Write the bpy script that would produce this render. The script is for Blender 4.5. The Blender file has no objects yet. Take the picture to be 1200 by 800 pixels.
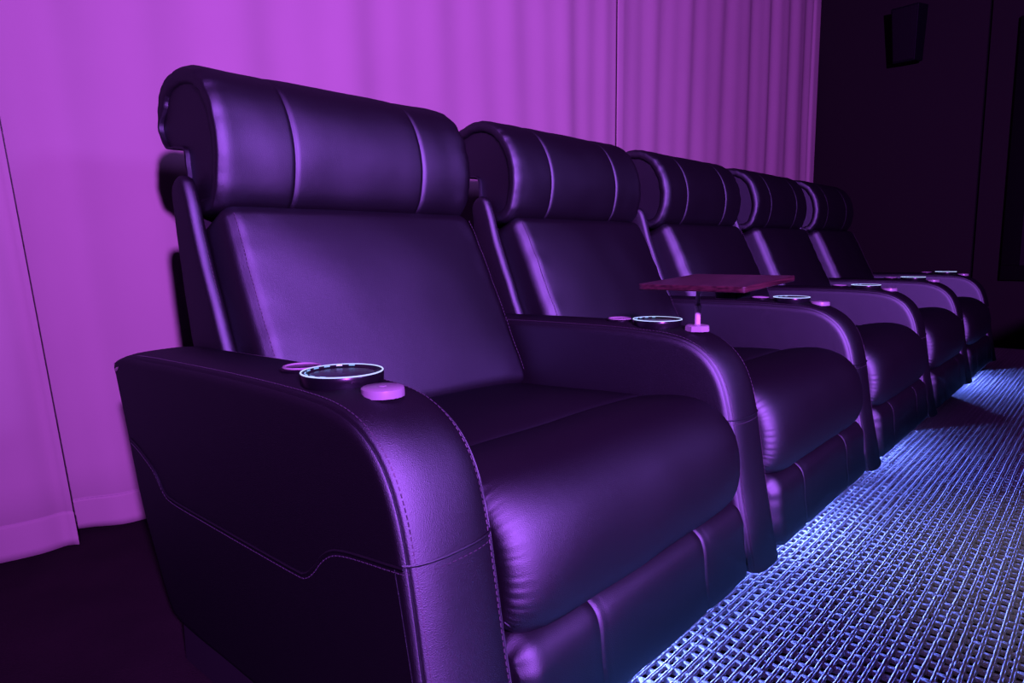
import bpy, bmesh, math, random
import numpy as np
from mathutils import Vector, Matrix, noise

sc = bpy.context.scene
COL = sc.collection
PI = math.pi

# ------------------------------------------------------------------ camera
CAM = Vector((-0.55017, -1.05941, 0.76764))
YAW, PITCH, ROLL, FPX = 0.7279065, -0.1337197, -0.0119772, 800.0
cd = bpy.data.cameras.new('camera')
cd.sensor_fit = 'HORIZONTAL'
cd.sensor_width = 36.0
cd.lens = 36.0 * FPX / 1200.0
cd.clip_start = 0.02
cam = bpy.data.objects.new('camera', cd)
COL.objects.link(cam)
fwd = Vector((math.cos(PITCH) * math.cos(YAW), math.cos(PITCH) * math.sin(YAW), math.sin(PITCH)))
rgt = fwd.cross(Vector((0, 0, 1))).normalized()
upv = rgt.cross(fwd)
c_, s_ = math.cos(ROLL), math.sin(ROLL)
r2 = c_ * rgt + s_ * upv
u2 = -s_ * rgt + c_ * upv
M = Matrix((r2, u2, -fwd)).transposed().to_4x4()
M.translation = CAM
cam.matrix_world = M
sc.camera = cam

# ------------------------------------------------------------------ world, lights, exposure
w = bpy.data.worlds.new('world')
sc.world = w
w.use_nodes = True
w.node_tree.nodes['Background'].inputs[0].default_value = (0.20, 0.06, 0.42, 1)
w.node_tree.nodes['Background'].inputs[1].default_value = 0.004

sc.view_settings.view_transform = 'Standard'
sc.view_settings.look = 'None'
sc.view_settings.exposure = 0.0
sc.view_settings.gamma = 1.0
sc.view_settings.use_curve_mapping = False


def spot(name, loc, aim, watts, col, size, blend, radius):
    l = bpy.data.lights.new(name, 'SPOT')
    l.energy = watts
    l.color = col
    l.spot_size = math.radians(size)
    l.spot_blend = blend
    l.shadow_soft_size = radius
    o = bpy.data.objects.new(name, l)
    COL.objects.link(o)
    o.location = loc
    o.rotation_euler = (Vector(aim) - Vector(loc)).to_track_quat('-Z', 'Y').to_euler()
    return o


# purple stage wash from behind the camera, then two added fill spots
KEY = (-1.2, -3.0, 1.75)
spot('purple_wash_lamp', KEY, (4.1, 0.9, 1.30), 3600, (0.53, 0.107, 1.0), 118, 1.0, 0.07)
spot('violet_sheen_fill', (1.1, -3.4, 2.15), (1.0, 0.0, 0.8), 320, (0.40, 0.16, 1.0), 80, 0.8, 0.22)  # added fill that brings violet sheen to the front-facing leather
spot('white_rug_fill', (1.40, -1.30, 2.9), (1.40, -1.22, 0), 48, (0.95, 0.93, 1.0), 31, 1.0, 0.05)  # added white fill that greys the outer part of the rug

# ------------------------------------------------------------------ materials
def new_mat(name):
    m = bpy.data.materials.new(name)
    m.use_nodes = True
    nt = m.node_tree
    for n in list(nt.nodes):
        nt.nodes.remove(n)
    out = nt.nodes.new('ShaderNodeOutputMaterial')
    return m, nt, out


def principled(name, col, rough=0.5, metal=0.0, spec=0.5, emis=None, estr=0.0, alpha=None, bump=None, trans=0.0):
    m, nt, out = new_mat(name)
    b = nt.nodes.new('ShaderNodeBsdfPrincipled')
    b.inputs['Base Color'].default_value = (*col, 1)
    b.inputs['Roughness'].default_value = rough
    b.inputs['Metallic'].default_value = metal
    b.inputs['Specular IOR Level'].default_value = spec
    b.inputs['Transmission Weight'].default_value = trans
    if emis:
        b.inputs['Emission Color'].default_value = (*emis, 1)
        b.inputs['Emission Strength'].default_value = estr
    nt.links.new(b.outputs[0], out.inputs[0])
    if bump:
        scale, strength, dist = bump
        tc = nt.nodes.new('ShaderNodeTexCoord')
        n = nt.nodes.new('ShaderNodeTexNoise')
        n.inputs['Scale'].default_value = scale
        n.inputs['Detail'].default_value = 4
        bp = nt.nodes.new('ShaderNodeBump')
        bp.inputs['Strength'].default_value = strength
        bp.inputs['Distance'].default_value = dist
        nt.links.new(tc.outputs['Object'], n.inputs['Vector'])
        nt.links.new(n.outputs['Fac'], bp.inputs['Height'])
        nt.links.new(bp.outputs[0], b.inputs['Normal'])
    return m


def leather(name, gloss=(0.056, 0.078, 0.074), rough=0.585, dif=0.004, grain=1.0):
    m, nt, out = new_mat(name)
    N, Lk = nt.nodes, nt.links
    tc = N.new('ShaderNodeTexCoord')
    vo = N.new('ShaderNodeTexVoronoi')
    vo.feature = 'DISTANCE_TO_EDGE'
    vo.inputs['Scale'].default_value = 420
    no = N.new('ShaderNodeTexNoise')
    no.inputs['Scale'].default_value = 900
    no.inputs['Detail'].default_value = 3
    n2 = N.new('ShaderNodeTexNoise')
    n2.inputs['Scale'].default_value = 22
    n2.inputs['Detail'].default_value = 5
    for t in (vo, no, n2):
        Lk.new(tc.outputs['Object'], t.inputs['Vector'])
    mx = N.new('ShaderNodeMath'); mx.operation = 'MULTIPLY_ADD'
    mx.inputs[1].default_value = 0.5
    Lk.new(no.outputs['Fac'], mx.inputs[0])
    Lk.new(vo.outputs['Distance'], mx.inputs[2])
    b1 = N.new('ShaderNodeBump')
    b1.inputs['Strength'].default_value = 0.40 * grain
    b1.inputs['Distance'].default_value = 0.0011
    Lk.new(mx.outputs[0], b1.inputs['Height'])
    b2 = N.new('ShaderNodeBump')
    b2.inputs['Strength'].default_value = 0.12
    b2.inputs['Distance'].default_value = 0.004
    Lk.new(n2.outputs['Fac'], b2.inputs['Height'])
    Lk.new(b1.outputs[0], b2.inputs['Normal'])
    g = N.new('ShaderNodeBsdfGlossy')
    g.distribution = 'BECKMANN'
    g.inputs['Color'].default_value = (*gloss, 1)
    g.inputs['Roughness'].default_value = rough
    d = N.new('ShaderNodeBsdfDiffuse')
    d.inputs['Color'].default_value = (dif * 1.1, dif, dif * 1.2, 1)
    a = N.new('ShaderNodeAddShader')
    for s in (g, d):
        Lk.new(b2.outputs[0], s.inputs['Normal'])
    Lk.new(g.outputs[0], a.inputs[0])
    Lk.new(d.outputs[0], a.inputs[1])
    Lk.new(a.outputs[0], out.inputs[0])
    return m


MAT = {}
MAT['leather'] = leather('black_leather')
MAT['thread'] = principled('thread', (0.028, 0.026, 0.032), 0.6)
MAT['vinyl'] = principled('matte_black_vinyl', (0.006, 0.005, 0.007), 0.85, spec=0.15)
MAT['black_plastic'] = principled('black_plastic', (0.003, 0.003, 0.004), 0.28, spec=0.25)
MAT['cup_liner'] = principled('dark_steel_liner', (0.25, 0.24, 0.27), 0.28, metal=1.0)
MAT['steel'] = principled('polished_steel', (0.8, 0.78, 0.82), 0.22, metal=1.0)
MAT['post_enamel'] = principled('pale_satin_metal', (0.32, 0.30, 0.31), 0.3, spec=0.8)
MAT['blue_light'] = principled('ring_light', (0.02, 0.05, 0.08), 0.4, emis=(0.50, 0.58, 1.0), estr=1.25)
MAT['tick_light'] = principled('tick_light', (0.02, 0.05, 0.08), 0.4, emis=(0.30, 0.60, 1.0), estr=0.8)
MAT['white_plastic'] = principled('white_plastic', (0.17, 0.16, 0.17), 0.35)
MAT['ring_metal'] = principled('satin_ring', (0.20, 0.18, 0.19), 0.35)
MAT['led'] = principled('led_diffuser', (0.1, 0.1, 0.1), 0.4, emis=(0.12, 0.32, 1.0), estr=2.0)
MAT['wall_dark'] = principled('dark_wall_fabric', (0.0060, 0.0050, 0.0046), 0.9, spec=0.1, bump=(300, 0.2, 0.001))
MAT['wall_black'] = principled('black_joint', (0.002, 0.002, 0.002), 0.9, spec=0.05)
MAT['frame_black'] = principled('black_frame', (0.001, 0.001, 0.001), 0.8, spec=0.03)
MAT['panel_dark'] = principled('dark_panel_cloth', (0.004, 0.003, 0.004), 0.9, spec=0.1, bump=(500, 0.3, 0.001))
MAT['speaker'] = principled('speaker_black', (0.002, 0.002, 0.003), 0.6, spec=0.05)
MAT['grille'] = principled('grille_cloth', (0.0025, 0.002, 0.003), 0.9, spec=0.1, bump=(800, 0.4, 0.001))
MAT['ceiling'] = principled('dark_ceiling', (0.02, 0.018, 0.02), 0.9)


def floor_mat():
    m, nt, out = new_mat('dark_carpet')
    N, Lk = nt.nodes, nt.links
    tc = N.new('ShaderNodeTexCoord')
    n = N.new('ShaderNodeTexNoise'); n.inputs['Scale'].default_value = 260; n.inputs['Detail'].default_value = 5
    n2 = N.new('ShaderNodeTexNoise'); n2.inputs['Scale'].default_value = 5; n2.inputs['Detail'].default_value = 3
    mul = N.new('ShaderNodeMath'); mul.operation = 'MULTIPLY'
    r = N.new('ShaderNodeValToRGB')
    r.color_ramp.elements[0].color = (0.006, 0.004, 0.005, 1)
    r.color_ramp.elements[1].color = (0.030, 0.018, 0.021, 1)
    b = N.new('ShaderNodeBsdfPrincipled')
    b.inputs['Roughness'].default_value = 0.95
    b.inputs['Specular IOR Level'].default_value = 0.05
    bp = N.new('ShaderNodeBump'); bp.inputs['Strength'].default_value = 0.6; bp.inputs['Distance'].default_value = 0.004
    for t in (n, n2):
        Lk.new(tc.outputs['Object'], t.inputs['Vector'])
    Lk.new(n.outputs['Fac'], mul.inputs[0]); Lk.new(n2.outputs['Fac'], mul.inputs[1])
    Lk.new(mul.outputs[0], r.inputs[0]); Lk.new(r.outputs[0], b.inputs['Base Color'])
    Lk.new(n.outputs['Fac'], bp.inputs['Height']); Lk.new(bp.outputs[0], b.inputs['Normal'])
    Lk.new(b.outputs[0], out.inputs[0])
    return m


MAT['floor'] = floor_mat()


def curtain_mat():
    m, nt, out = new_mat('curtain_cloth')
    N, Lk = nt.nodes, nt.links
    tc = N.new('ShaderNodeTexCoord')
    mp = N.new('ShaderNodeMapping'); mp.inputs['Scale'].default_value = (900, 900, 500)
    n = N.new('ShaderNodeTexNoise'); n.inputs['Scale'].default_value = 1.0; n.inputs['Detail'].default_value = 2
    n2 = N.new('ShaderNodeTexNoise'); n2.inputs['Scale'].default_value = 3.0; n2.inputs['Detail'].default_value = 4
    r = N.new('ShaderNodeMixRGB'); r.blend_type = 'MULTIPLY'; r.inputs[0].default_value = 0.12
    r.inputs[1].default_value = (0.235, 0.186, 0.180, 1)
    b = N.new('ShaderNodeBsdfPrincipled')
    b.inputs['Roughness'].default_value = 0.9
    b.inputs['Specular IOR Level'].default_value = 0.1
    bp = N.new('ShaderNodeBump'); bp.inputs['Strength'].default_value = 0.25; bp.inputs['Distance'].default_value = 0.0015
    Lk.new(tc.outputs['Object'], mp.inputs['Vector']); Lk.new(mp.outputs[0], n.inputs['Vector'])
    Lk.new(tc.outputs['Object'], n2.inputs['Vector'])
    Lk.new(n2.outputs['Fac'], r.inputs[2]); Lk.new(r.outputs[0], b.inputs['Base Color'])
    Lk.new(n.outputs['Fac'], bp.inputs['Height']); Lk.new(bp.outputs[0], b.inputs['Normal'])
    Lk.new(b.outputs[0], out.inputs[0])
    return m


MAT['curtain'] = curtain_mat()
MAT['hem_thread'] = principled('hem_thread', (0.20, 0.15, 0.17), 0.9)


def wood_mat():
    m, nt, out = new_mat('red_brown_wood')
    N, Lk = nt.nodes, nt.links
    tc = N.new('ShaderNodeTexCoord')
    mp = N.new('ShaderNodeMapping'); mp.inputs['Scale'].default_value = (6, 90, 260)
    n = N.new('ShaderNodeTexNoise'); n.inputs['Scale'].default_value = 1.0; n.inputs['Detail'].default_value = 4
    r = N.new('ShaderNodeValToRGB')
    r.color_ramp.elements[0].color = (0.012, 0.004, 0.005, 1); r.color_ramp.elements[0].position = 0.35
    r.color_ramp.elements[1].color = (0.040, 0.013, 0.015, 1); r.color_ramp.elements[1].position = 0.65
    b = N.new('ShaderNodeBsdfPrincipled'); b.inputs['Roughness'].default_value = 0.32
    Lk.new(tc.outputs['Object'], mp.inputs['Vector']); Lk.new(mp.outputs[0], n.inputs['Vector'])
    Lk.new(n.outputs['Fac'], r.inputs[0]); Lk.new(r.outputs[0], b.inputs['Base Color'])
    Lk.new(b.outputs[0], out.inputs[0])
    return m


MAT['wood'] = wood_mat()


def yarn_mat():
    m, nt, out = new_mat('grey_rug_yarn')
    N, Lk = nt.nodes, nt.links
    tc = N.new('ShaderNodeTexCoord')
    n = N.new('ShaderNodeTexNoise'); n.inputs['Scale'].default_value = 420; n.inputs['Detail'].default_value = 3
    r = N.new('ShaderNodeValToRGB')
    r.color_ramp.elements[0].color = (0.22, 0.22, 0.225, 1); r.color_ramp.elements[0].position = 0.3
    r.color_ramp.elements[1].color = (0.58, 0.58, 0.59, 1); r.color_ramp.elements[1].position = 0.72
    b = N.new('ShaderNodeBsdfPrincipled'); b.inputs['Roughness'].default_value = 0.8
    b.inputs['Specular IOR Level'].default_value = 0.02
    bp = N.new('ShaderNodeBump'); bp.inputs['Strength'].default_value = 0.6; bp.inputs['Distance'].default_value = 0.0015
    Lk.new(tc.outputs['Object'], n.inputs['Vector']); Lk.new(n.outputs['Fac'], r.inputs[0])
    Lk.new(r.outputs[0], b.inputs['Base Color']); Lk.new(n.outputs['Fac'], bp.inputs['Height'])
    Lk.new(bp.outputs[0], b.inputs['Normal']); Lk.new(b.outputs[0], out.inputs[0])
    return m


MAT['yarn'] = yarn_mat()
MAT['backing'] = principled('rug_backing', (0.020, 0.008, 0.012), 0.95, spec=0.05)


# ------------------------------------------------------------------ mesh helpers
def mk(name, verts, faces, mat, parent=None, smooth=True, angle=50, loc=None):
    me = bpy.data.meshes.new(name)
    me.from_pydata([tuple(v) for v in verts], [], faces)
    bm = bmesh.new(); bm.from_mesh(me)
    bmesh.ops.recalc_face_normals(bm, faces=bm.faces)
    bm.to_mesh(me); bm.free()
    me.materials.append(MAT[mat])
    if smooth:
        me.polygons.foreach_set('use_smooth', [True] * len(me.polygons))
        me.set_sharp_from_angle(angle=math.radians(angle))
    o = bpy.data.objects.new(name, me)
    COL.objects.link(o)
    if loc:
        o.location = loc
    if parent:
        o.parent = parent
    return o


def tag(o, label=None, cat=None, group=None, kind=None):
    if label: o['label'] = label
    if cat: o['category'] = cat
    if group: o['group'] = group
    if kind: o['kind'] = kind
    return o


def empty(name, loc=(0, 0, 0), label=None, cat=None, group=None):
    o = bpy.data.objects.new(name, None)
    o.empty_display_size = 0.1
    COL.objects.link(o)
    o.location = loc
    return tag(o, label, cat, group)


def join(*ms):
    V, F = [], []
    for v, f in ms:
        k = len(V)
        V += [tuple(p) for p in v]
        F += [tuple(i + k for i in q) for q in f]
    return V, F


def box(x0, x1, y0, y1, z0, z1):
    V = [(x, y, z) for x in (x0, x1) for y in (y0, y1) for z in (z0, z1)]
    F = [(0, 1, 3, 2), (4, 6, 7, 5), (0, 4, 5, 1), (2, 3, 7, 6), (0, 2, 6, 4), (1, 5, 7, 3)]
    return V, F


def axis_coords(h, r, m, k):
    """1-D coordinates from -h to h, dense in the rounded rims."""
    a = [-h + r - r * math.tan(PI / 4 * (1 - i / m)) for i in range(m)]
    mid = [-h + r + (2 * h - 2 * r) * i / k for i in range(k + 1)]
    b = [-q for q in reversed(a)]
    return a + mid + b


def rbox(sx, sy, sz, r, m=4, k=6, warp=None, kx=None, ky=None, kz=None):
    """rounded box centred on the origin; warp(p)->p afterwards"""
    H = (sx / 2, sy / 2, sz / 2)
    A = [axis_coords(H[0], r, m, kx or k), axis_coords(H[1], r, m, ky or k), axis_coords(H[2], r, m, kz or k)]
    V, F, ix = [], [], {}

    def vid(p):
        key = tuple(round(q, 6) for q in p)
        if key not in ix:
            inn = [max(-h + r, min(h - r, q)) for q, h in zip(p, H)]
            d = Vector([q - n for q, n in zip(p, inn)])
            if d.length > 1e-9:
                d = d.normalized() * r
            ix[key] = len(V)
            V.append(Vector(inn) + d)
        return ix[key]
    for ax in range(3):
        b, c = (ax + 1) % 3, (ax + 2) % 3
        for sgn in (-1, 1):
            for i in range(len(A[b]) - 1):
                for j in range(len(A[c]) - 1):
                    q = []
                    for di, dj in ((0, 0), (1, 0), (1, 1), (0, 1)):
                        p = [0, 0, 0]
                        p[ax] = sgn * H[ax]; p[b] = A[b][i + di]; p[c] = A[c][j + dj]
                        q.append(vid(p))
                    F.append(tuple(q))
    if warp:
        V = [warp(v) for v in V]
    return V, F


def tube(pts, r, n=6, closed=False):
    P = [Vector(p) for p in pts]
    V, F = [], []
    L = len(P)
    up = Vector((0.13, 0.21, 0.97))
    for i, p in enumerate(P):
        if closed:
            t = P[(i + 1) % L] - P[i - 1]
        else:
            t = P[min(i + 1, L - 1)] - P[max(i - 1, 0)]
        t.normalize()
        a = t.cross(up)
        if a.length < 0.05:
            a = t.cross(Vector((1, 0, 0)))
        a.normalize()
        b = t.cross(a)
        rr = r[i] if isinstance(r, (list, tuple)) else r
        for j in range(n):
            an = 2 * PI * j / n
            V.append(p + rr * (math.cos(an) * a + math.sin(an) * b))
    for i in range(L if closed else L - 1):
        k = (i + 1) % L
        for j in range(n):
            F.append((i * n + j, i * n + (j + 1) % n, k * n + (j + 1) % n, k * n + j))
    if not closed:
        F.append(tuple(range(n - 1, -1, -1)))
        F.append(tuple((L - 1) * n + j for j in range(n)))
    return V, F


def lathe(prof, n=32, c=(0, 0, 0)):
    """prof: list of (r, z), revolved about z"""
    V, F = [], []
    for r, z in prof:
        for j in range(n):
            a = 2 * PI * j / n
            V.append((c[0] + r * math.cos(a), c[1] + r * math.sin(a), c[2] + z))
    m = len(prof)
    for i in range(m - 1):
        for j in range(n):
            F.append((i * n + j, i * n + (j + 1) % n, (i + 1) * n + (j + 1) % n, (i + 1) * n + j))
    if prof[0][0] > 1e-6 and prof[0] != prof[-1]:
        F.append(tuple(range(n - 1, -1, -1)))
        F.append(tuple((m - 1) * n + j for j in range(n)))
    return V, F


def catmull(P, per=6, closed=True):
    out = []
    n = len(P)
    rng = range(n) if closed else range(n - 1)
    for i in rng:
        if closed:
            p0, p1, p2, p3 = P[i - 1], P[i], P[(i + 1) % n], P[(i + 2) % n]
        else:
            p0, p1, p2, p3 = P[max(i - 1, 0)], P[i], P[i + 1], P[min(i + 2, n - 1)]
        for k in range(per):
            t = k / per
            out.append(tuple(0.5 * (2 * b + (c - a) * t + (2 * a - 5 * b + 4 * c - d) * t * t + (3 * b - a - 3 * c + d) * t ** 3)
                             for a, b, c, d in zip(p0, p1, p2, p3)))
    if not closed:
        out.append(tuple(P[-1]))
    return out


def resample(P, n, closed=True):
    Q = list(P) + ([P[0]] if closed else [])
    d = [0]
    for a, b in zip(Q, Q[1:]):
        d.append(d[-1] + math.dist(a, b))
    out = []
    for i in range(n):
        s = d[-1] * i / (n if closed else n - 1)
        k = min(max(np.searchsorted(d, s) - 1, 0), len(Q) - 2)
        t = (s - d[k]) / max(d[k + 1] - d[k], 1e-9)
        out.append(tuple(a + (b - a) * t for a, b in zip(Q[k], Q[k + 1])))
    return out


def pnormals(P, closed=True):
    n = len(P)
    area = sum(P[i][0] * P[(i + 1) % n][1] - P[(i + 1) % n][0] * P[i][1] for i in range(n))
    s = 1 if area > 0 else -1
    out = []
    for i in range(n):
        a, b = P[i - 1], P[(i + 1) % n]
        t = (b[0] - a[0], b[1] - a[1])
        l = math.hypot(*t) or 1
        out.append((s * t[1] / l, -s * t[0] / l))
    return out


def loft(P, stations, cap0=True, cap1=True, disp=None, scale=None):
    """closed (y,z) outline P carried along x; stations (x, inset); disp(x, i, y, z) -> extra outward offset"""
    nr = pnormals(P)
    n = len(P)
    V, F = [], []
    for x, ins in stations:
        for i, (p, q) in enumerate(zip(P, nr)):
            e = -ins * (scale[i] if scale else 1) + (disp(x, i, p[0], p[1]) if disp else 0)
            V.append((x, p[0] + q[0] * e, p[1] + q[1] * e))
    for k in range(len(stations) - 1):
        for i in range(n):
            j = (i + 1) % n
            F.append((k * n + i, k * n + j, (k + 1) * n + j, (k + 1) * n + i))
    if cap0: F.append(tuple(range(n)))
    if cap1: F.append(tuple((len(stations) - 1) * n + i for i in range(n)))
    return V, F


def stitches(path, step=0.0085, ln=0.0055, r=0.0008):
    P = resample(path, max(int(sum(math.dist(a, b) for a, b in zip(path, path[1:])) / step), 2), closed=False)
    V, F = [], []
    for a, b in zip(P, P[1:]):
        a, b = Vector(a), Vector(b)
        c = (a + b) / 2
        t = (b - a).normalized() * ln / 2
        v, f = tube([c - t, c + t], r, 4)
        V, F = join((V, F), (v, f))
    return V, F


def stitches_multi(paths, **k):
    V, F = [], []
    for p in paths:
        v, f = stitches(p, **k)
        k0 = len(V)
        V += v
        F += [tuple(i + k0 for i in q) for q in f]
    return V, F


# ------------------------------------------------------------------ the room
XW = 5.70           # end wall
def struct(name, m, mat, parent=None, **k):
    o = mk(name, m[0], m[1], mat, parent, smooth=False)
    if parent is None:
        o['kind'] = 'structure'
    return o


struct('floor', box(-2.6, XW + 0.2, -4.6, 1.5, -0.12, 0.0), 'floor')
struct('ceiling', box(-2.6, XW + 0.2, -4.6, 1.5, 3.0, 3.1), 'ceiling')
struct('wall_back', box(-2.6, XW + 0.2, 1.3, 1.5, 0.0, 3.0), 'wall_dark')
struct('wall_near', box(-2.8, -2.6, -4.6, 1.5, 0.0, 3.0), 'wall_dark')
struct('wall_front', box(-2.6, XW + 0.2, -4.8, -4.6, 0.0, 3.0), 'wall_dark')
we = struct('wall_end', box(XW + 0.03, XW + 0.2, -4.6, 1.3, 0.0, 3.0), 'wall_black')
# added unseen low wall that keeps the purple lamp off the rug
struct('wall_light_block', box(-2.6, XW, -1.74, -1.62, 0.0, 0.875), 'wall_dark')
# end wall is clad in two cloth-covered panels with an open joint between them
for y0, y1 in ((-0.192, 1.3), (-1.62, -0.208), (-3.1, -1.636), (-4.6, -3.116)):
    v, f = rbox(0.03, y1 - y0, 2.998, 0.004, 2, 2)
    o = mk('wall_panel', [(p[0] + XW + 0.015, p[1] + (y0 + y1) / 2, p[2] + 1.5) for p in v], f, 'wall_dark', we)

# ------------------------------------------------------------------ curtains
def curtain(name, x0, x1, base, label, seed, edge_l=0, edge_r=0, amp=0.0105):
    rs = random.Random(seed)
    ph = [rs.uniform(0, 6.28) for _ in range(6)]
    nx = int((x1 - x0) / 0.011)
    zs = [0.012, 0.03, 0.06, 0.094, 0.098, 0.101, 0.105, 0.2, 0.4, 0.65, 0.9, 1.2, 1.5, 1.8, 2.1, 2.4, 2.7, 2.93]
    bx = [b[0] for b in base]; by = [b[1] for b in base]
    cur = catmull(base, 8, closed=False)
    cx = [c[0] for c in cur]; cy = [c[1] for c in cur]

    def f(x, z):
        y = float(np.interp(x, cx, cy))
        ww = 2 * PI * (x + 0.05 * math.sin(1.7 * x + ph[0]) + 0.012 * math.sin(2.1 * z + ph[4]))
        fade = 0.65 + 0.35 * math.sin(1.1 * x + ph[5])
        tp = min(1.0, (x - x0) / 0.12, (x1 - x) / 0.12)
        nz = noise.noise(Vector((x * 0.9, z * 0.25, seed + 5.5)))
        y += tp * (amp * fade * math.sin(ww / 0.37 + ph[1] + 2.2 * nz) + amp * 0.40 * math.sin(ww / 0.19 + ph[2] + 0.3 * z + 3.0 * nz))
        y += tp * amp * 1.1 * noise.noise(Vector((x * 5.2, z * 0.35, seed + 1.5)))
        y += tp * 0.010 * noise.noise(Vector((x * 1.5, z * 0.8, seed)))
        return y
    V, F = [], []
    for z in zs:
        for i in range(nx + 1):
            x = x0 + (x1 - x0) * i / nx
            y = f(x, z)
            if edge_l:
                y += 0.055 * math.exp(-z / 0.22) * math.exp(-((x - x0) / 0.16) ** 2)
            if z < 0.1:
                y -= 0.003                       # folded hem is thicker
            if 0.099 < z < 0.103:
                y += 0.002
            xs = x
            if edge_r: xs += -0.07 * z * math.exp(-((x1 - x) / 0.30) ** 2)
            if edge_l: xs += -0.07 * z * math.exp(-((x - x0) / 0.30) ** 2)
            zz = z + (0.012 * noise.noise(Vector((x * 2.3, 3.1, seed))) if z < 0.02 else 0)
            V.append((xs, y, max(zz, 0.004)))
    n = nx + 1
    for k in range(len(zs) - 1):
        for i in range(nx):
            F.append((k * n + i, k * n + i + 1, (k + 1) * n + i + 1, (k + 1) * n + i))
    root = empty(name, ((x0 + x1) / 2, 1.0, 0), label, 'curtain', 'stage curtains behind the row')
    off = Vector(root.location)
    cl = mk('curtain_cloth', [Vector(v) - off for v in V], F, 'curtain', root, angle=180)
    so = cl.modifiers.new('thickness', 'SOLIDIFY'); so.thickness = 0.003; so.offset = 1
    # running stitch along the hem
    path = []
    for i in range(0, nx + 1):
        v = V[5 * n + i]
        path.append((v[0] - off.x, v[1] - off.y - 0.0036, v[2]))
    hv, hf = stitches(path, step=0.012, ln=0.008, r=0.0009)
    h = mk('hem_stitching', hv, hf, 'hem_thread', root)
    h['kind'] = 'stuff'
    return root


curtain('curtain', -2.5, -0.030, [(-2.5, 1.0), (-1.5, 0.98), (-0.9, 1.01), (-0.55, 0.975), (-0.40, 1.00), (-0.25, 0.985), (-0.12, 0.955), (-0.055, 0.962), (-0.030, 0.945)],
        'purple-lit curtain panel at the left edge, overlapping its neighbour in front of it', 3, edge_r=1, amp=0.007)
curtain('curtain', -0.075, 2.606, [(-0.075, 1.005), (-0.02, 1.005), (0.03, 1.005), (0.085, 1.00), (0.15, 1.005), (0.26, 0.985), (0.40, 1.0), (0.8, 0.99), (1.4, 1.005), (2.0, 0.995), (2.5, 1.0), (2.606, 1.0)],
        'wide purple-lit curtain panel behind the two nearest recliners', 7, edge_l=1)
curtain('curtain', 2.596, 5.66, [(2.596, 0.990), (2.64, 0.990), (2.8, 1.0), (3.6, 0.99), (4.4, 1.005), (5.2, 0.995), (5.50, 1.0), (5.53, 1.03), (5.56, 0.99), (5.66, 0.985)],
        'curtain panel at the far right, ending against the dark end wall', 12)

# ------------------------------------------------------------------ recliners
P_ = 0.88           # seat pitch
A_ = 0.076          # half arm width

ARM = [(0.425, 0.528), (0.433, 0.547), (0.412, 0.564), (0.33, 0.580), (0.10, 0.586), (-0.10, 0.588), (-0.25, 0.586), (-0.325, 0.580),
       (-0.375, 0.565), (-0.415, 0.538), (-0.442, 0.503), (-0.460, 0.460), (-0.472, 0.410), (-0.482, 0.350), (-0.500, 0.240), (-0.520, 0.140), (-0.530, 0.085),
       (-0.524, 0.072), (-0.40, 0.070), (-0.10, 0.070), (0.12, 0.070), (0.215, 0.075), (0.255, 0.100), (0.310, 0.190), (0.365, 0.300), (0.400, 0.420)]
ARMP = resample(catmull(ARM, 8), 150)
WAVE = [(0.368, 0.408), (0.35, 0.404), (0.321, 0.395), (0.265, 0.371), (0.225, 0.338), (0.185, 0.328), (0.059, 0.326), (-0.113, 0.325), (-0.225, 0.325), (-0.250, 0.328),
        (-0.272, 0.343), (-0.292, 0.364), (-0.318, 0.381), (-0.350, 0.389), (-0.39, 0.394), (-0.43, 0.398), (-0.466, 0.402)]


ARMK = [0.25 if (p[0] > 0.36 and p[1] > 0.47) else 1.0 for p in ARMP]
for _ in range(8):
    ARMK = [(ARMK[i - 1] + ARMK[i] + ARMK[(i + 1) % len(ARMK)]) / 3 for i in range(len(ARMK))]


def arm_inset(u):
    a = abs(u)
    e = 0.026 * (1 - (max(0.0, 1 - a ** 2.8)) ** (1 / 2.8))
    e += 0.0030 * math.exp(-((a - 0.90) / 0.018) ** 2)
    return e - 0.004 * (1 - u * u)


ARM_U = [-1, -0.997, -0.988, -0.972, -0.955, -0.94, -0.928, -0.917, -0.908, -0.90, -0.892, -0.883, -0.872, -0.86, -0.845, -0.82, -0.78, -0.72, -0.64, -0.54, -0.42, -0.25, 0]
ARM_U = ARM_U + [-u for u in reversed(ARM_U[:-1])]


def arm_top_z(y):
    """height of the arm's centre line at y on the top side"""
    best = max((p for p in ARMP if abs(p[0] - y) < 0.02), key=lambda p: p[1])
    return best[1] + 0.004


def arm_path(u, lift, zmin=0.09, ymax=0.40):
    """line along the arm's top and front at cross position u"""
    nr = pnormals(ARMP)
    out = []
    for p, q in zip(ARMP, nr):
        if (p[1] > 0.53 or p[0] < -0.30) and p[1] > zmin and p[0] < ymax:
            e = lift - arm_inset(u)
            out.append((u * A_, p[0] + q[0] * e, p[1] + q[1] * e))
    out.sort(key=lambda v: (-v[1] if v[2] > 0.545 else 10 - v[2]))
    return out


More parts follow.
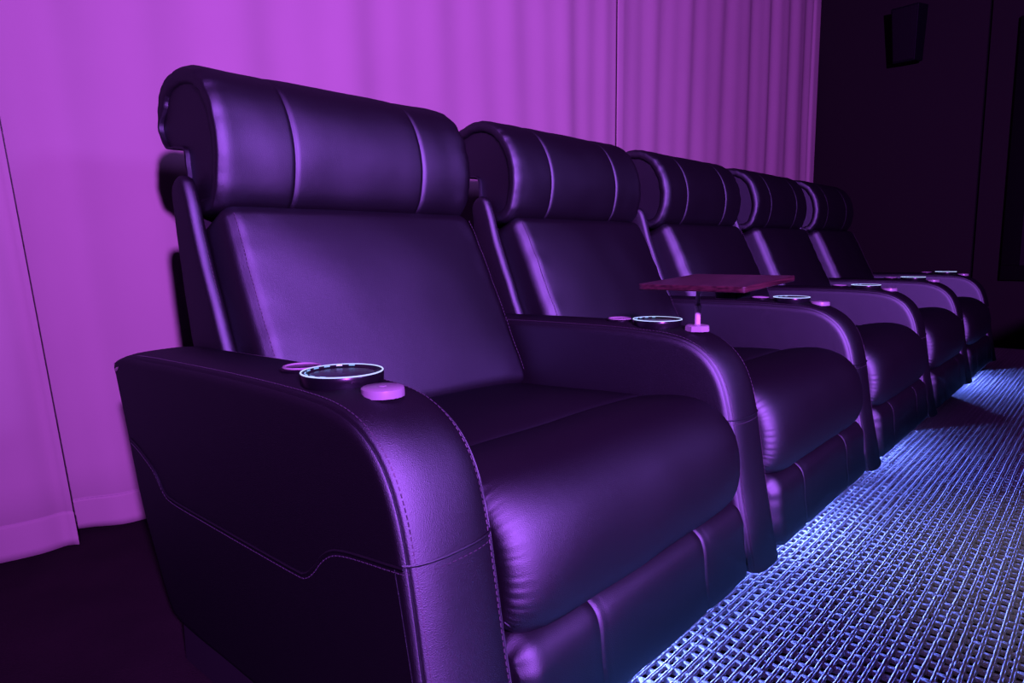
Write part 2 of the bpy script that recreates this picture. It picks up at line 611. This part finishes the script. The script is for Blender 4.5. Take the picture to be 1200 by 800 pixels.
def build_arm(parent, xo, seed, mount=True, outer=0):
    st = [(xo - A_, 0.034)] + [(xo + u * A_, arm_inset(u)) for u in ARM_U] + [(xo + A_, 0.034)]

    def dsp(x, i, y, z):
        return 0.0014 * noise.noise(Vector((x * 14 + seed, y * 9, z * 9)))
    v, f = loft(ARMP, st, disp=dsp, scale=ARMK)
    arm = mk('armrest', v, f, 'leather', parent, angle=60)
    sh = lambda path: [(p[0] + xo, p[1], p[2]) for p in path]
    # stitching beside the seams, plus the cross seam on the front
    zs = 0.402
    yfr = -0.4735
    cross = []
    for u in np.linspace(-0.97, 0.97, 22):
        cross.append((xo + u * A_, yfr - 0.0005 + arm_inset(u), zs))
    wv, wf = tube(cross, 0.0021, 6)
    mk('front_seam', wv, wf, 'leather', arm)
    paths = [sh(arm_path(-0.81, 0.0005)), sh(arm_path(0.81, 0.0005)), [(p[0], p[1] - 0.0015, p[2] - 0.010) for p in cross]]
    sv, sf = stitches_multi(paths)
    s = mk('stitching', sv, sf, 'thread', arm)
    s['kind'] = 'stuff'
    # welt on the seat side
    wv, wf = tube(sh(arm_path(0.965, 0.0008)), 0.0014, 6)
    mk('welt', wv, wf, 'leather', arm)
    if outer:
        sx = xo + outer * (A_ + 0.0008)
        wl = catmull(WAVE, 5, closed=False)
        wv, wf = tube([(sx, p[0], p[1]) for p in wl], 0.0026, 6)
        mk('wave_seam', wv, wf, 'leather', arm)
        sv, sf = stitches([(sx + outer * 0.0004, p[0], p[1] - 0.007) for p in wl])
        s = mk('stitching', sv, sf, 'thread', arm); s['kind'] = 'stuff'
        # lower side panel, a little proud of the upper one
        low = [p for p in wl if -0.452 < p[0] < 0.380] + [(-0.455, 0.36), (-0.478, 0.24), (-0.500, 0.120), (-0.498, 0.094), (0.10, 0.094), (0.19, 0.10), (0.23, 0.125), (0.29, 0.22), (0.345, 0.33)]
        lv, lf = [], []
        n = len(low)
        for dx in (-0.001, 0.0003):
            lv += [(sx + outer * (dx - 0.0004), p[0], p[1]) for p in low]
        lf = [tuple(range(n)), tuple(range(n, 2 * n))] + [(i, (i + 1) % n, n + (i + 1) % n, n + i) for i in range(n)]
        mk('side_panel', lv, lf, 'leather', arm, angle=30)
    # loose crumpled leather at the rear tip
    if outer < 0:
        rs = random.Random(4)
        tv, tf = tube([(xo - A_ + 0.006, 0.418, 0.556), (xo - A_ + 0.003, 0.421, 0.552), (xo - A_ + 0.006, 0.420, 0.545), (xo - A_ + 0.002, 0.414, 0.542), (xo - A_ + 0.003, 0.407, 0.545), (xo - A_ + 0.002, 0.400, 0.549)],
                      [0.003, 0.005, 0.004, 0.005, 0.004, 0.002], 6)
        mk('gathered_leather_tip', tv, tf, 'steel', arm)
    # lit cup holder
    cy = -0.247
    zt = arm_top_z(cy)
    n = 40
    prof = [(0.0565, -0.008), (0.0575, -0.004), (0.0580, 0.004), (0.0580, 0.0085), (0.0570, 0.0105), (0.0540, 0.0108), (0.0480, 0.0085), (0.0460, 0.007), (0.0450, 0.004)]
    cv, cf = lathe(prof + [(0.0450, -0.002)], n, (xo, cy, zt))
    cf = cf[:-2]
    cup = mk('cup_holder', cv, cf, 'black_plastic', parent, angle=40)
    lv, lf = lathe([(0.0454, 0.0072), (0.0448, 0.004), (0.0440, 0.0012), (0.001, 0.0008)], n, (xo, cy, zt))
    mk('cup_liner', lv, lf[:-2] if False else lf, 'cup_liner', cup, angle=40)
    ring = [(xo + 0.0566 * math.cos(2 * PI * i / 48), cy + 0.0566 * math.sin(2 * PI * i / 48), zt + 0.0108) for i in range(48)]
    rv, rf = tube(ring, 0.0011, 6, closed=True)
    mk('light_ring', rv, rf, 'blue_light', cup)
    for i in range(9):
        a = PI * (0.22 + 0.115 * i)
        c = Vector((xo + 0.0505 * math.cos(a), cy + 0.0505 * math.sin(a), zt + 0.0102))
        t = Vector((-math.sin(a), math.cos(a), 0)) * 0.0042
        tv, tf = tube([c - t, c + t], 0.0010, 5)
        mk('indicator_light', tv, tf, 'tick_light', cup)
    # flat touch button behind the cup holder
    by = -0.142
    zb = arm_top_z(by)
    bv, bf = lathe([(0.0325, -0.003), (0.0325, 0.0022), (0.0305, 0.0036), (0.0005, 0.0036)], 32, (xo, by, zb))
    bt = mk('control_button', bv, bf, 'black_plastic', parent, angle=40)
    rr = [(xo + 0.0265 * math.cos(2 * PI * i / 36), by + 0.0265 * math.sin(2 * PI * i / 36), zb + 0.0040) for i in range(36)]
    rv, rf = tube(rr, 0.0022, 6, closed=True)
    mk('button_ring', rv, rf, 'ring_metal', bt)
    if mount:
        my = -0.338
        zm = arm_top_z(my) - 0.001
        pv, pf = lathe([(0.0295, -0.005), (0.0295, 0.002), (0.0290, 0.0058), (0.0262, 0.0075), (0.006, 0.0079), (0.005, 0.0087), (0.0005, 0.0087)], 14, (xo, my, zm))
        mk('accessory_mount', pv, pf, 'white_plastic', parent, angle=35)
    return arm


HEAD = [(0.360, 0.846), (0.320, 0.856), (0.293, 0.885), (0.279, 0.930), (0.275, 0.980), (0.284, 1.030), (0.305, 1.078), (0.338, 1.118), (0.382, 1.142), (0.430, 1.151), (0.480, 1.146),
        (0.522, 1.128), (0.545, 1.095), (0.548, 1.055), (0.538, 1.018), (0.515, 0.998), (0.470, 0.992), (0.440, 0.990), (0.428, 0.978), (0.424, 0.940), (0.420, 0.890), (0.400, 0.855)]
HEADP = resample(catmull(HEAD, 8), 120)


def build_head(parent, seed, tilt=0.0):
    x0, x1 = 0.094, 0.788
    seams = (0.262, 0.618)

    def inset(x):
        d = min(x - x0, x1 - x)
        e = 0.010 * max(0, 1 - d / 0.028) ** 2.2
        for s in seams:
            e += 0.0042 * math.exp(-((x - s) / 0.0036) ** 2) + 0.0014 * math.exp(-((x - s) / 0.02) ** 2)
        return e - 0.004
    rs = random.Random(seed)
    xs = sorted(set([round(x0 + q, 5) for q in (0.0, 0.003, 0.008, 0.014, 0.022, 0.032, 0.045)] +
                    [round(x1 - q, 5) for q in (0.0, 0.003, 0.008, 0.014, 0.022, 0.032, 0.045)] +
                    [round(x0 + 0.05 + (x1 - x0 - 0.10) * i / 30, 5) for i in range(31)] +
                    [s + q for s in seams for q in (-0.012, -0.006, -0.003, 0, 0.003, 0.006, 0.012)]))
    st = [(x0 + 0.016, 0.034), (x0 + 0.006, 0.032), (x0 + 0.001, 0.026)] + [(x, inset(x)) for x in xs] + [(x1 - 0.001, 0.026), (x1 - 0.006, 0.032), (x1 - 0.016, 0.034)]

    kl = [1.0 if (p[0] < 0.40 and p[1] < 1.06) or p[1] > 1.06 else 0.0 for p in HEADP]
    for _ in range(3):
        kl = [(kl[i - 1] + kl[i] + kl[(i + 1) % len(kl)]) / 3 for i in range(len(kl))]
    ends = {round(st[j][0], 5): st[j][1] for j in (0, 1, 2, -1, -2, -3)}

    def dsp(x, i, y, z):
        d = min(x - x0, x1 - x)
        if cnt[0] < 3 or cnt[0] >= len(st) - 3:
            e0 = (1 - kl[i]) * (st[cnt[0]][1] - 0.001)
        else:
            e0 = (1 - kl[i]) * 0.010 * max(0, 1 - d / 0.028) ** 2.2
        if i == len(HEADP) - 1:
            cnt[0] += 1
        k = math.exp(-max(d, 0) / 0.020)
        e = e0
        e += 0.0042 * k * noise.noise(Vector((seed, i * 0.42, d * 12)))
        e += 0.0040 * math.exp(-max(d, 0) / 0.10) * noise.noise(Vector((x * 22 + 3 * seed, y * 6, z * 7)))
        e += 0.0022 * noise.noise(Vector((x * 9 + seed, y * 8, z * 8)))
        return e
    cnt = [0]
    v, f = loft(HEADP, st, cap0=False, cap1=False, disp=dsp)
    if tilt:
        R = Matrix.Rotation(tilt, 3, 'X'); o = Vector((0, 0.40, 0.90))
        v = [R @ (Vector(p) - o) + o for p in v]
    h = mk('headrest', v, f, 'leather', parent, angle=70)
    nr = pnormals(HEADP)
    for xe, dx in ((x0 + 0.010, 1), (x1 - 0.010, -1)):
        pts = [(p[0] - q[0] * (0.0015 + 0.0285 * k), p[1] - q[1] * (0.0015 + 0.0285 * k)) for p, q, k in zip(HEADP, nr, kl)]
        n = len(pts)
        vv = [(xe, *p) for p in pts] + [(xe + dx * 0.02, *p) for p in pts]
        if tilt:
            vv = [R @ (Vector(p) - o) + o for p in vv]
        ff = [tuple(range(n)), tuple(range(n, 2 * n))] + [(i, (i + 1) % n, n + (i + 1) % n, n + i) for i in range(n)]
        mk('end_panel', vv, ff, 'leather', h, angle=30)
    # hidden metal stays that carry the headrest
    return h


def recline(p, piv, ang):
    y, z = p[1] - piv[0], p[2] - piv[1]
    c, s = math.cos(ang), math.sin(ang)
    return Vector((p[0], piv[0] + y * c + z * s, piv[1] - y * s + z * c))


def build_back(parent, seed):
    # back cushion: rounded, bulged, leaning 25 degrees
    W, D, H = 0.700, 0.150, 0.495
    ang = math.radians(25.5)
    cx, cy, cz = 0.440, 0.241, 0.618

    def shape(p):
        u, v = p[0] / (W / 2), p[2] / (H / 2)
        q = Vector(p)
        if p[1] < 0:
            b = 0.026 * max(0, 1 - abs(u) ** 2.6) * max(0, 1 - abs(v) ** 3.0)
            q.y -= b
            ed = max(0.0, 1 - abs(abs(u) - 0.93) / 0.12)
            q.y += 0.0015 * math.exp(-((abs(u) - 0.962) / 0.008) ** 2)
            q.y += 0.0034 * ed * noise.noise(Vector((p[2] * 26, u * 3, seed * 1.7)))
            q.y += 0.0025 * noise.noise(Vector((p[0] * 7, p[2] * 7, seed)))
        # cushion narrows slightly towards the top
        q.x *= 1 - 0.012 * v
        r = recline(q, (0, 0), ang)
        return Vector((r.x + cx, r.y + cy, r.z + cz))
    v, f = rbox(W, D, H, 0.036, 6, 10, warp=shape, kx=60, ky=4, kz=40)
    c = mk('back_cushion', v, f, 'leather', parent, angle=80)
    paths = []
    for s in (-1, 1):
        pt = []
        for t in np.linspace(-0.86, 0.88, 40):
            pt.append(tuple(shape(Vector((s * 0.962 * W / 2 - s * 0.0045, -D / 2, t * H / 2))) + Vector((0, -0.0008, 0.0003))))
        paths.append(pt)
    sv, sf = stitches_multi(paths)
    s = mk('stitching', sv, sf, 'thread', c); s['kind'] = 'stuff'
    # outer back shell: centre board and two wings
    WINGL = [(0.362, 0.893), (0.350, 0.860), (0.330, 0.795), (0.288, 0.690), (0.243, 0.583), (0.180, 0.450), (0.160, 0.38), (0.20, 0.35), (0.32, 0.36), (0.348, 0.45),
             (0.385, 0.586), (0.410, 0.72), (0.426, 0.833), (0.432, 0.890), (0.420, 0.915), (0.398, 0.926), (0.375, 0.918)]
    WINGR = [(0.362, 0.893), (0.350, 0.860), (0.330, 0.795), (0.288, 0.690), (0.262, 0.628), (0.262, 0.606), (0.285, 0.602), (0.345, 0.602), (0.378, 0.606),
             (0.393, 0.630), (0.410, 0.72), (0.426, 0.833), (0.432, 0.890), (0.420, 0.915), (0.398, 0.926), (0.375, 0.918)]
    for xa, xb, WG in ((0.060, 0.092, WINGL), (0.788, 0.820, WINGR)):
        WP = resample(catmull(WG, 6), 80)
        L = xb - xa
        st = [(xa + L * t, e) for t, e in ((0, 0.012), (0.05, 0.007), (0.14, 0.003), (0.3, 0.0), (0.5, -0.001), (0.7, 0.0), (0.86, 0.003), (0.95, 0.007), (1, 0.012))]
        v, f = loft(WP, st, disp=lambda x, i, y, z: 0.002 * noise.noise(Vector((x * 20 + seed, y * 20, z * 20))))
        wg = mk('back_wing', v, f, 'leather', parent, angle=60)
        xs = xa + 0.6 * L if xa < 0.4 else xa + 0.4 * L
        nrm = pnormals(WP)
        front = sorted([(xs, p[0] + q[0] * 0.0006, p[1] + q[1] * 0.0006) for p, q in zip(WP, nrm) if 0.62 < p[1] < 0.895 and q[0] < -0.5], key=lambda t: t[2])
        if len(front) > 4:
            sv, sf = stitches(front)
            s = mk('stitching', sv, sf, 'thread', wg); s['kind'] = 'stuff'
    BOARD = [(0.408, 0.890), (0.362, 0.72), (0.295, 0.52), (0.25, 0.36), (0.31, 0.35), (0.345, 0.45), (0.382, 0.60), (0.408, 0.75), (0.428, 0.86), (0.430, 0.892), (0.420, 0.902)]
    BP = resample(catmull(BOARD, 5), 50)
    v, f = loft(BP, [(0.098, 0.004), (0.102, 0.0), (0.44, -0.004), (0.778, 0.0), (0.782, 0.004)])
    mk('back_board', v, f, 'vinyl', parent, angle=60)


PAD = [(-0.255, 0.400), (-0.262, 0.425), (-0.285, 0.441), (-0.330, 0.452), (-0.380, 0.457), (-0.425, 0.450), (-0.462, 0.430), (-0.490, 0.400), (-0.506, 0.360), (-0.512, 0.315),
       (-0.508, 0.275), (-0.494, 0.248), (-0.465, 0.236), (-0.40, 0.236), (-0.30, 0.25), (-0.26, 0.30)]
PADP = resample(catmull(PAD, 8), 150)
FOOT = [(-0.410, 0.226), (-0.440, 0.240), (-0.475, 0.240), (-0.502, 0.226), (-0.513, 0.200), (-0.518, 0.150), (-0.524, 0.105), (-0.522, 0.086), (-0.50, 0.080), (-0.42, 0.082), (-0.408, 0.11)]
FOOTP = resample(catmull(FOOT, 7), 84)


def build_seat(parent, seed):
    x0, x1 = 0.082, 0.798

    def shape(p):
        u, v = p[0] / 0.355, p[1] / 0.27
        q = Vector(p)
        if p[2] > 0:
            q.z += 0.022 * max(0, 1 - abs(u) ** 2.4) * max(0, 1 - abs(v) ** 4) + 0.0025 * noise.noise(Vector((p[0] * 6, p[1] * 6, seed + 9)))
        q.z += -0.055 * (p[1] + 0.27)          # falls towards the back
        return Vector((q.x + 0.440, q.y - 0.015, q.z + 0.365))
    v, f = rbox(0.712, 0.54, 0.150, 0.035, 4, 8, warp=shape, kx=24, ky=16, kz=3)
    mk('seat_cushion', v, f, 'leather', parent, angle=80)

    def inset(x):
        u = (x - 0.44) / 0.358
        a = min(abs(u), 1)
        return 0.038 * (1 - (1 - a ** 11) ** (1 / 2.4)) - 0.007 * (1 - u ** 6)
    xs = []
    for t in np.linspace(-1, 1, 61):
        xs.append(0.44 + 0.358 * math.sin(t * PI / 2))
    L = len(PADP)

    def dsp(x, i, y, z):
        d = min(x - x0, x1 - x)
        e = 0.0020 * math.exp(-max(d - 0.006, 0) / 0.009) * (math.sin(i * 2.3 + 1.3 * math.sin(i * 0.37 + seed)) + 0.8 * noise.noise(Vector((i * 0.55, seed, d * 14))))
        e += 0.003 * noise.noise(Vector((x * 6 + seed, y * 8, z * 8)))
        return e
    v, f = loft(PADP, [(x, inset(x)) for x in xs], disp=dsp)
    mk('front_cushion', v, f, 'leather', parent, angle=80)
    # lower front panel with two vertical seams
    seams = (0.255, 0.598)

    def ins2(x):
        d = min(x - x0 - 0.004, x1 - 0.004 - x)
        e = 0.022 * max(0, 1 - d / 0.03) ** 2.2
        for s in seams:
            e += 0.005 * math.exp(-((x - s) / 0.004) ** 2) + 0.0025 * math.exp(-((x - s - 0.012) / 0.012) ** 2)
        return e - 0.004
    xs = sorted(set([round(x0 + 0.004 + q, 5) for q in (0, 0.002, 0.006, 0.012, 0.02, 0.03)] + [round(x1 - 0.004 - q, 5) for q in (0, 0.002, 0.006, 0.012, 0.02, 0.03)] +
                    [round(0.125 + 0.63 * i / 24, 5) for i in range(25)] + [s + q for s in seams for q in (-0.008, -0.004, -0.002, 0, 0.002, 0.004, 0.008, 0.014, 0.022)]))

    def dsp2(x, i, y, z):
        d = min(x - x0, x1 - x)
        return 0.003 * math.exp(-max(d, 0) / 0.02) * math.sin(i * 1.1 + seed) * (1 if z > 0.18 else 0.3) + 0.002 * noise.noise(Vector((x * 10, y * 10 + seed, z * 10)))
    v, f = loft(FOOTP, [(x, ins2(x)) for x in xs], disp=dsp2)
    fp = mk('footrest_panel', v, f, 'leather', parent, angle=70)
    nr = pnormals(FOOTP)
    paths = []
    for s in seams:
        pt = sorted([(s + 0.007, p[0] + q[0] * 0.0012, p[1] + q[1] * 0.0012) for p, q in zip(FOOTP, nr) if p[0] < -0.495 and p[1] > 0.085 and p[1] < 0.235], key=lambda t: t[2])
        paths.append(pt)
    sv, sf = stitches_multi(paths)
    o = mk('stitching', sv, sf, 'thread', fp); o['kind'] = 'stuff'
    bx = box(0.080, 0.800, -0.405, 0.30, 0.095, 0.290)
    mk('seat_base', *bx, 'vinyl', parent, smooth=False)


def build_base(parent, lit, last=False, power=1.0):
    mk('base_panel', *box(-0.070, -0.058, -0.455, 0.20, 0.0115, 0.085), 'vinyl', parent, smooth=False)
    if last:
        mk('base_panel', *box(P_ - 0.055, P_ - 0.043, -0.455, 0.20, 0.0115, 0.085), 'vinyl', parent, smooth=False)
    pl = mk('plinth', *box(-0.058, 0.803, -0.12, 0.18, 0.0, 0.095), 'vinyl', parent, smooth=False)
    cxl = 0.36
    v, f = rbox(0.17, 0.012, 0.016, 0.003, 2, 2)
    mk('led_strip', [(p[0] + cxl, p[1] - 0.126, p[2] + 0.070) for p in v], f, 'led' if lit else 'black_plastic', pl)
    if lit:
        l = bpy.data.lights.new('underglow_light', 'AREA')
        l.shape = 'RECTANGLE'; l.size = 0.16; l.size_y = 0.014
        l.energy = LED_W * power
        l.color = (0.130, 0.195, 1.0)
        o = bpy.data.objects.new('underglow_light', l)
        COL.objects.link(o)
        o.parent = parent
        o.location = (cxl, -0.140, 0.070)
        o.rotation_euler = (math.radians(-84), 0, 0)


LED_W = 85.0
LBL = ['nearest and largest black leather recliner with its outer arm side in full view',
       'second recliner from the camera, a wooden tray standing over its near armrest',
       'middle recliner of the five, just beyond the one with the tray',
       'fourth recliner from the camera, with dark unlit floor in front of it',
       'farthest and smallest recliner, at the dark end wall side of the row']
for k in range(5):
    R = empty('recliner', (k * P_, 0, 0), LBL[k], 'recliner', 'row of black leather cinema recliners')
    build_arm(R, 0.0, k * 3.1, mount=(k != 1), outer=-1 if k == 0 else 0)
    if k == 4:
        build_arm(R, P_, 20.0, outer=1)
    build_head(R, 1.7 + k * 2.3, tilt=0.0)
    build_back(R, 0.9 + k * 1.9)
    build_seat(R, 2.2 + k * 1.3)
    build_base(R, k != 3, k == 4, (1.0, 1.0, 0.55, 0.0, 0.85)[k])

# ------------------------------------------------------------------ swivel tray on the second arm
tx, ty = P_, -0.349
tz = arm_top_z(ty)
T = empty('tray_table', (tx, ty, tz), 'small red-brown wooden tray on a steel post fixed to an armrest', 'tray table')
v, f = lathe([(0.0285, 0.0), (0.0285, 0.003), (0.0275, 0.0115), (0.0245, 0.0135), (0.0085, 0.0140), (0.0078, 0.016)], 8)
mk('mount_base', v, f, 'white_plastic', T, angle=30)
v, f = lathe([(0.0068, 0.0125), (0.0068, 0.050), (0.0078, 0.051), (0.0078, 0.058), (0.0060, 0.0595), (0.0045, 0.064), (0.0045, 0.092)], 16)
mk('post', v, f, 'post_enamel', T, angle=40)
TC = Vector((0.9076, -0.3819, 0.6953))
tilt = math.atan(0.0456)


def tray_pt(p):
    q = Matrix.Rotation(-tilt, 3, 'Y') @ Vector(p)
    return q + TC - Vector((tx, ty, tz))


v, f = rbox(0.2814, 0.2478, 0.0125, 0.003, 3, 4)
# round the plan corners
def plan_round(p, hx=0.1407, hy=0.1239, r=0.012):
    x, y = p[0], p[1]
    ix, iy = max(-hx + r, min(hx - r, x)), max(-hy + r, min(hy - r, y))
    d = math.hypot(x - ix, y - iy)
    if d > 1e-9 and abs(x - ix) > 1e-9 and abs(y - iy) > 1e-9:
        k = min(1, r / d)
        x, y = ix + (x - ix) * k, iy + (y - iy) * k
    return Vector((x, y, p[2] - 0.00625))
v, f = rbox(0.2814, 0.2478, 0.0125, 0.003, 3, 40)
mk('tray_top', [tray_pt(plan_round(p)) for p in v], f, 'wood', T, angle=35)
v, f = rbox(0.075, 0.050, 0.024, 0.004, 2, 2)
mk('swivel_bracket', [tray_pt(Vector((p[0] - 0.020, p[1] - 0.045, p[2] - 0.0125 - 0.0121))) for p in v], f, 'black_plastic', T, angle=35)

# ------------------------------------------------------------------ woven runner in front of the row
CX, CY = 0.0322, 0.0180
rx0, rx1, ry0, ry1 = -0.9, 5.55, -1.55, -0.395
rug = empty('woven_runner', ((rx0 + rx1) / 2, (ry0 + ry1) / 2, 0), 'chunky woven grey runner lit blue along the front of the recliners', 'rug')
ro = np.array([(rx0 + rx1) / 2, (ry0 + ry1) / 2, 0])
bv, bf = box(rx0, rx1, ry0, ry1, 0.0005, 0.004)
mk('rug_backing', [tuple(np.array(p) - ro) for p in bv], bf, 'backing', rug, smooth=False)
nxc, nyc = int((rx1 - rx0) / CX), int((ry1 - ry0) / CY)
rng = np.random.default_rng(5)


def fast_mesh(name, V, Q, mat, parent):
    me = bpy.data.meshes.new(name)
    me.vertices.add(len(V)); me.vertices.foreach_set('co', V.astype(np.float32).ravel())
    me.loops.add(Q.size); me.loops.foreach_set('vertex_index', Q.astype(np.int32).ravel())
    me.polygons.add(len(Q)); me.polygons.foreach_set('loop_start', np.arange(0, Q.size, 4, dtype=np.int32))
    me.polygons.foreach_set('use_smooth', np.ones(len(Q), dtype=bool))
    me.update(calc_edges=True)
    me.validate()
    me.materials.append(MAT[mat])
    o = bpy.data.objects.new(name, me)
    COL.objects.link(o); o.parent = parent
    o['kind'] = 'stuff'
    return o


# paired rib yarns along the row
seg = 4
ns = nxc * seg + 1
xs = rx0 + np.arange(ns) * CX / seg
prof = [(-1.0, 0.0), (-0.75, 0.72), (0.0, 1.0), (0.75, 0.72), (1.0, 0.0)]
VV, QQ, base_i = [], [], 0
for j in range(nyc + 1):
    yc = ry1 - 0.004 - j * CY
    wob = np.cumsum(rng.normal(0, 0.00028, ns)); wob -= np.linspace(wob[0], wob[-1], ns)
    wob = np.clip(wob, -0.0022, 0.0022)
    for s in (-1, 1):
        yy = yc + s * 0.0024 + wob
        zz = 0.0091 + 0.0004 * np.cos(2 * np.pi * (xs - rx0) / CX + (0 if s < 0 else 0.9)) + rng.normal(0, 0.0002, ns)
        rr = 0.0026 + rng.normal(0, 0.00012, ns)
        v = np.stack([np.stack([xs, yy + a * rr, zz - 0.0035 + b * 0.0045], 1) for a, b in prof], 1)   # ns,5,3
        VV.append(v.reshape(-1, 3))
        i = np.arange(ns - 1)[:, None]; q = np.arange(4)[None, :]
        a0 = base_i + i * 5 + q
        QQ.append(np.stack([a0, a0 + 5, a0 + 6, a0 + 1], -1).reshape(-1, 4))
        base_i += ns * 5
V = np.concatenate(VV) - ro
fast_mesh('rib_yarn', V, np.concatenate(QQ), 'yarn', rug)
# fat cross loops bridging the ribs, with an open hole between each pair
nt, nl = 7, 5
VV, QQ = [], []
jj, ii = np.meshgrid(np.arange(nyc), np.arange(nxc), indexing='ij')
cxs = rx0 + (ii.ravel() + 0.5) * CX + rng.normal(0, 0.0010, ii.size)
cys = ry1 - 0.004 - (jj.ravel() + 0.5) * CY + rng.normal(0, 0.0005, ii.size)
hw = 0.0106 + rng.normal(0, 0.0009, ii.size)
hz = 0.0097 + rng.normal(0, 0.0003, ii.size)
grid = []
for a in range(nt):
    t = -1 + 2 * a / (nt - 1)                  # along x
    for b in range(nl):
        s = -1 + 2 * b / (nl - 1)              # across y
        grid.append((t, s, math.sqrt(max(0, 1 - t * t)) ** 0.8))
grid = np.array(grid)
px = cxs[:, None] + grid[None, :, 0] * hw[:, None] * (1 + 0.12 * (grid[None, :, 1] ** 2))
py = cys[:, None] + grid[None, :, 1] * 0.0088
pz = 0.0035 + grid[None, :, 2] * (hz[:, None] - 0.0035) * (1 - 0.10 * grid[None, :, 1] ** 2)
V = np.stack([px, py, pz], -1).reshape(-1, 3) - ro
i = np.arange(nt - 1)[:, None]; q = np.arange(nl - 1)[None, :]
c0 = (i * nl + q).ravel()
quad = np.stack([c0, c0 + nl, c0 + nl + 1, c0 + 1], -1)
Q = (quad[None] + (np.arange(ii.size) * nt * nl)[:, None, None]).reshape(-1, 4)
fast_mesh('cross_loops', V, Q, 'yarn', rug)

# ------------------------------------------------------------------ end wall: surround speaker and framed panel
S = empty('wall_speaker', (XW, 0.30, 2.155), 'small dark tapered speaker high on the end wall', 'speaker')


def spk(p):
    t = (p[2] + 0.20) / 0.40
    q = Vector(p)
    q.y *= 0.80 + 0.20 * t
    q.x = q.x * (0.85 + 0.15 * t)
    q = Matrix.Rotation(math.radians(-14), 3, 'Z') @ q
    q = Matrix.Rotation(math.radians(-5), 3, 'Y') @ q
    return q + Vector((-0.135, 0, 0.20))


v, f = rbox(0.15, 0.205, 0.40, 0.008, 3, 3, warp=spk)
mk('cabinet', v, f, 'speaker', S, angle=35)
v, f = rbox(0.014, 0.185, 0.375, 0.005, 2, 3, warp=lambda p: spk(Vector(p) + Vector((-0.078, 0, 0))))
mk('grille', v, f, 'grille', S, angle=35)
v, f = tube([(0.0, 0, 0.2), (-0.075, 0, 0.2)], 0.018, 12)
mk('wall_bracket', v, f, 'frame_black', S)

FR = empty('framed_panel', (XW, -0.95, 0.50), 'black framed dark panel on the end wall at the right edge', 'wall panel')
y0, y1, z0, z1 = -1.50, -0.385, 0.50, 2.36
fw, fd = 0.11, 0.05
for (a, b, c, d) in ((y0, y1, z0, z0 + fw), (y0, y1, z1 - fw, z1), (y0, y0 + fw, z0 + fw, z1 - fw), (y1 - fw, y1, z0 + fw, z1 - fw)):
    v, f = rbox(fd, b - a, d - c, 0.004, 2, 2)
    mk('frame_rail', [(p[0] - fd / 2, p[1] + (a + b) / 2 + 0.95, p[2] + (c + d) / 2 - 0.5) for p in v], f, 'frame_black', FR, angle=35)
mk('panel_cloth', *box(-0.02, 0.0, y0 + fw + 0.95, y1 - fw + 0.95, z0 + fw - 0.5, z1 - fw - 0.5), 'panel_dark', FR, smooth=False)
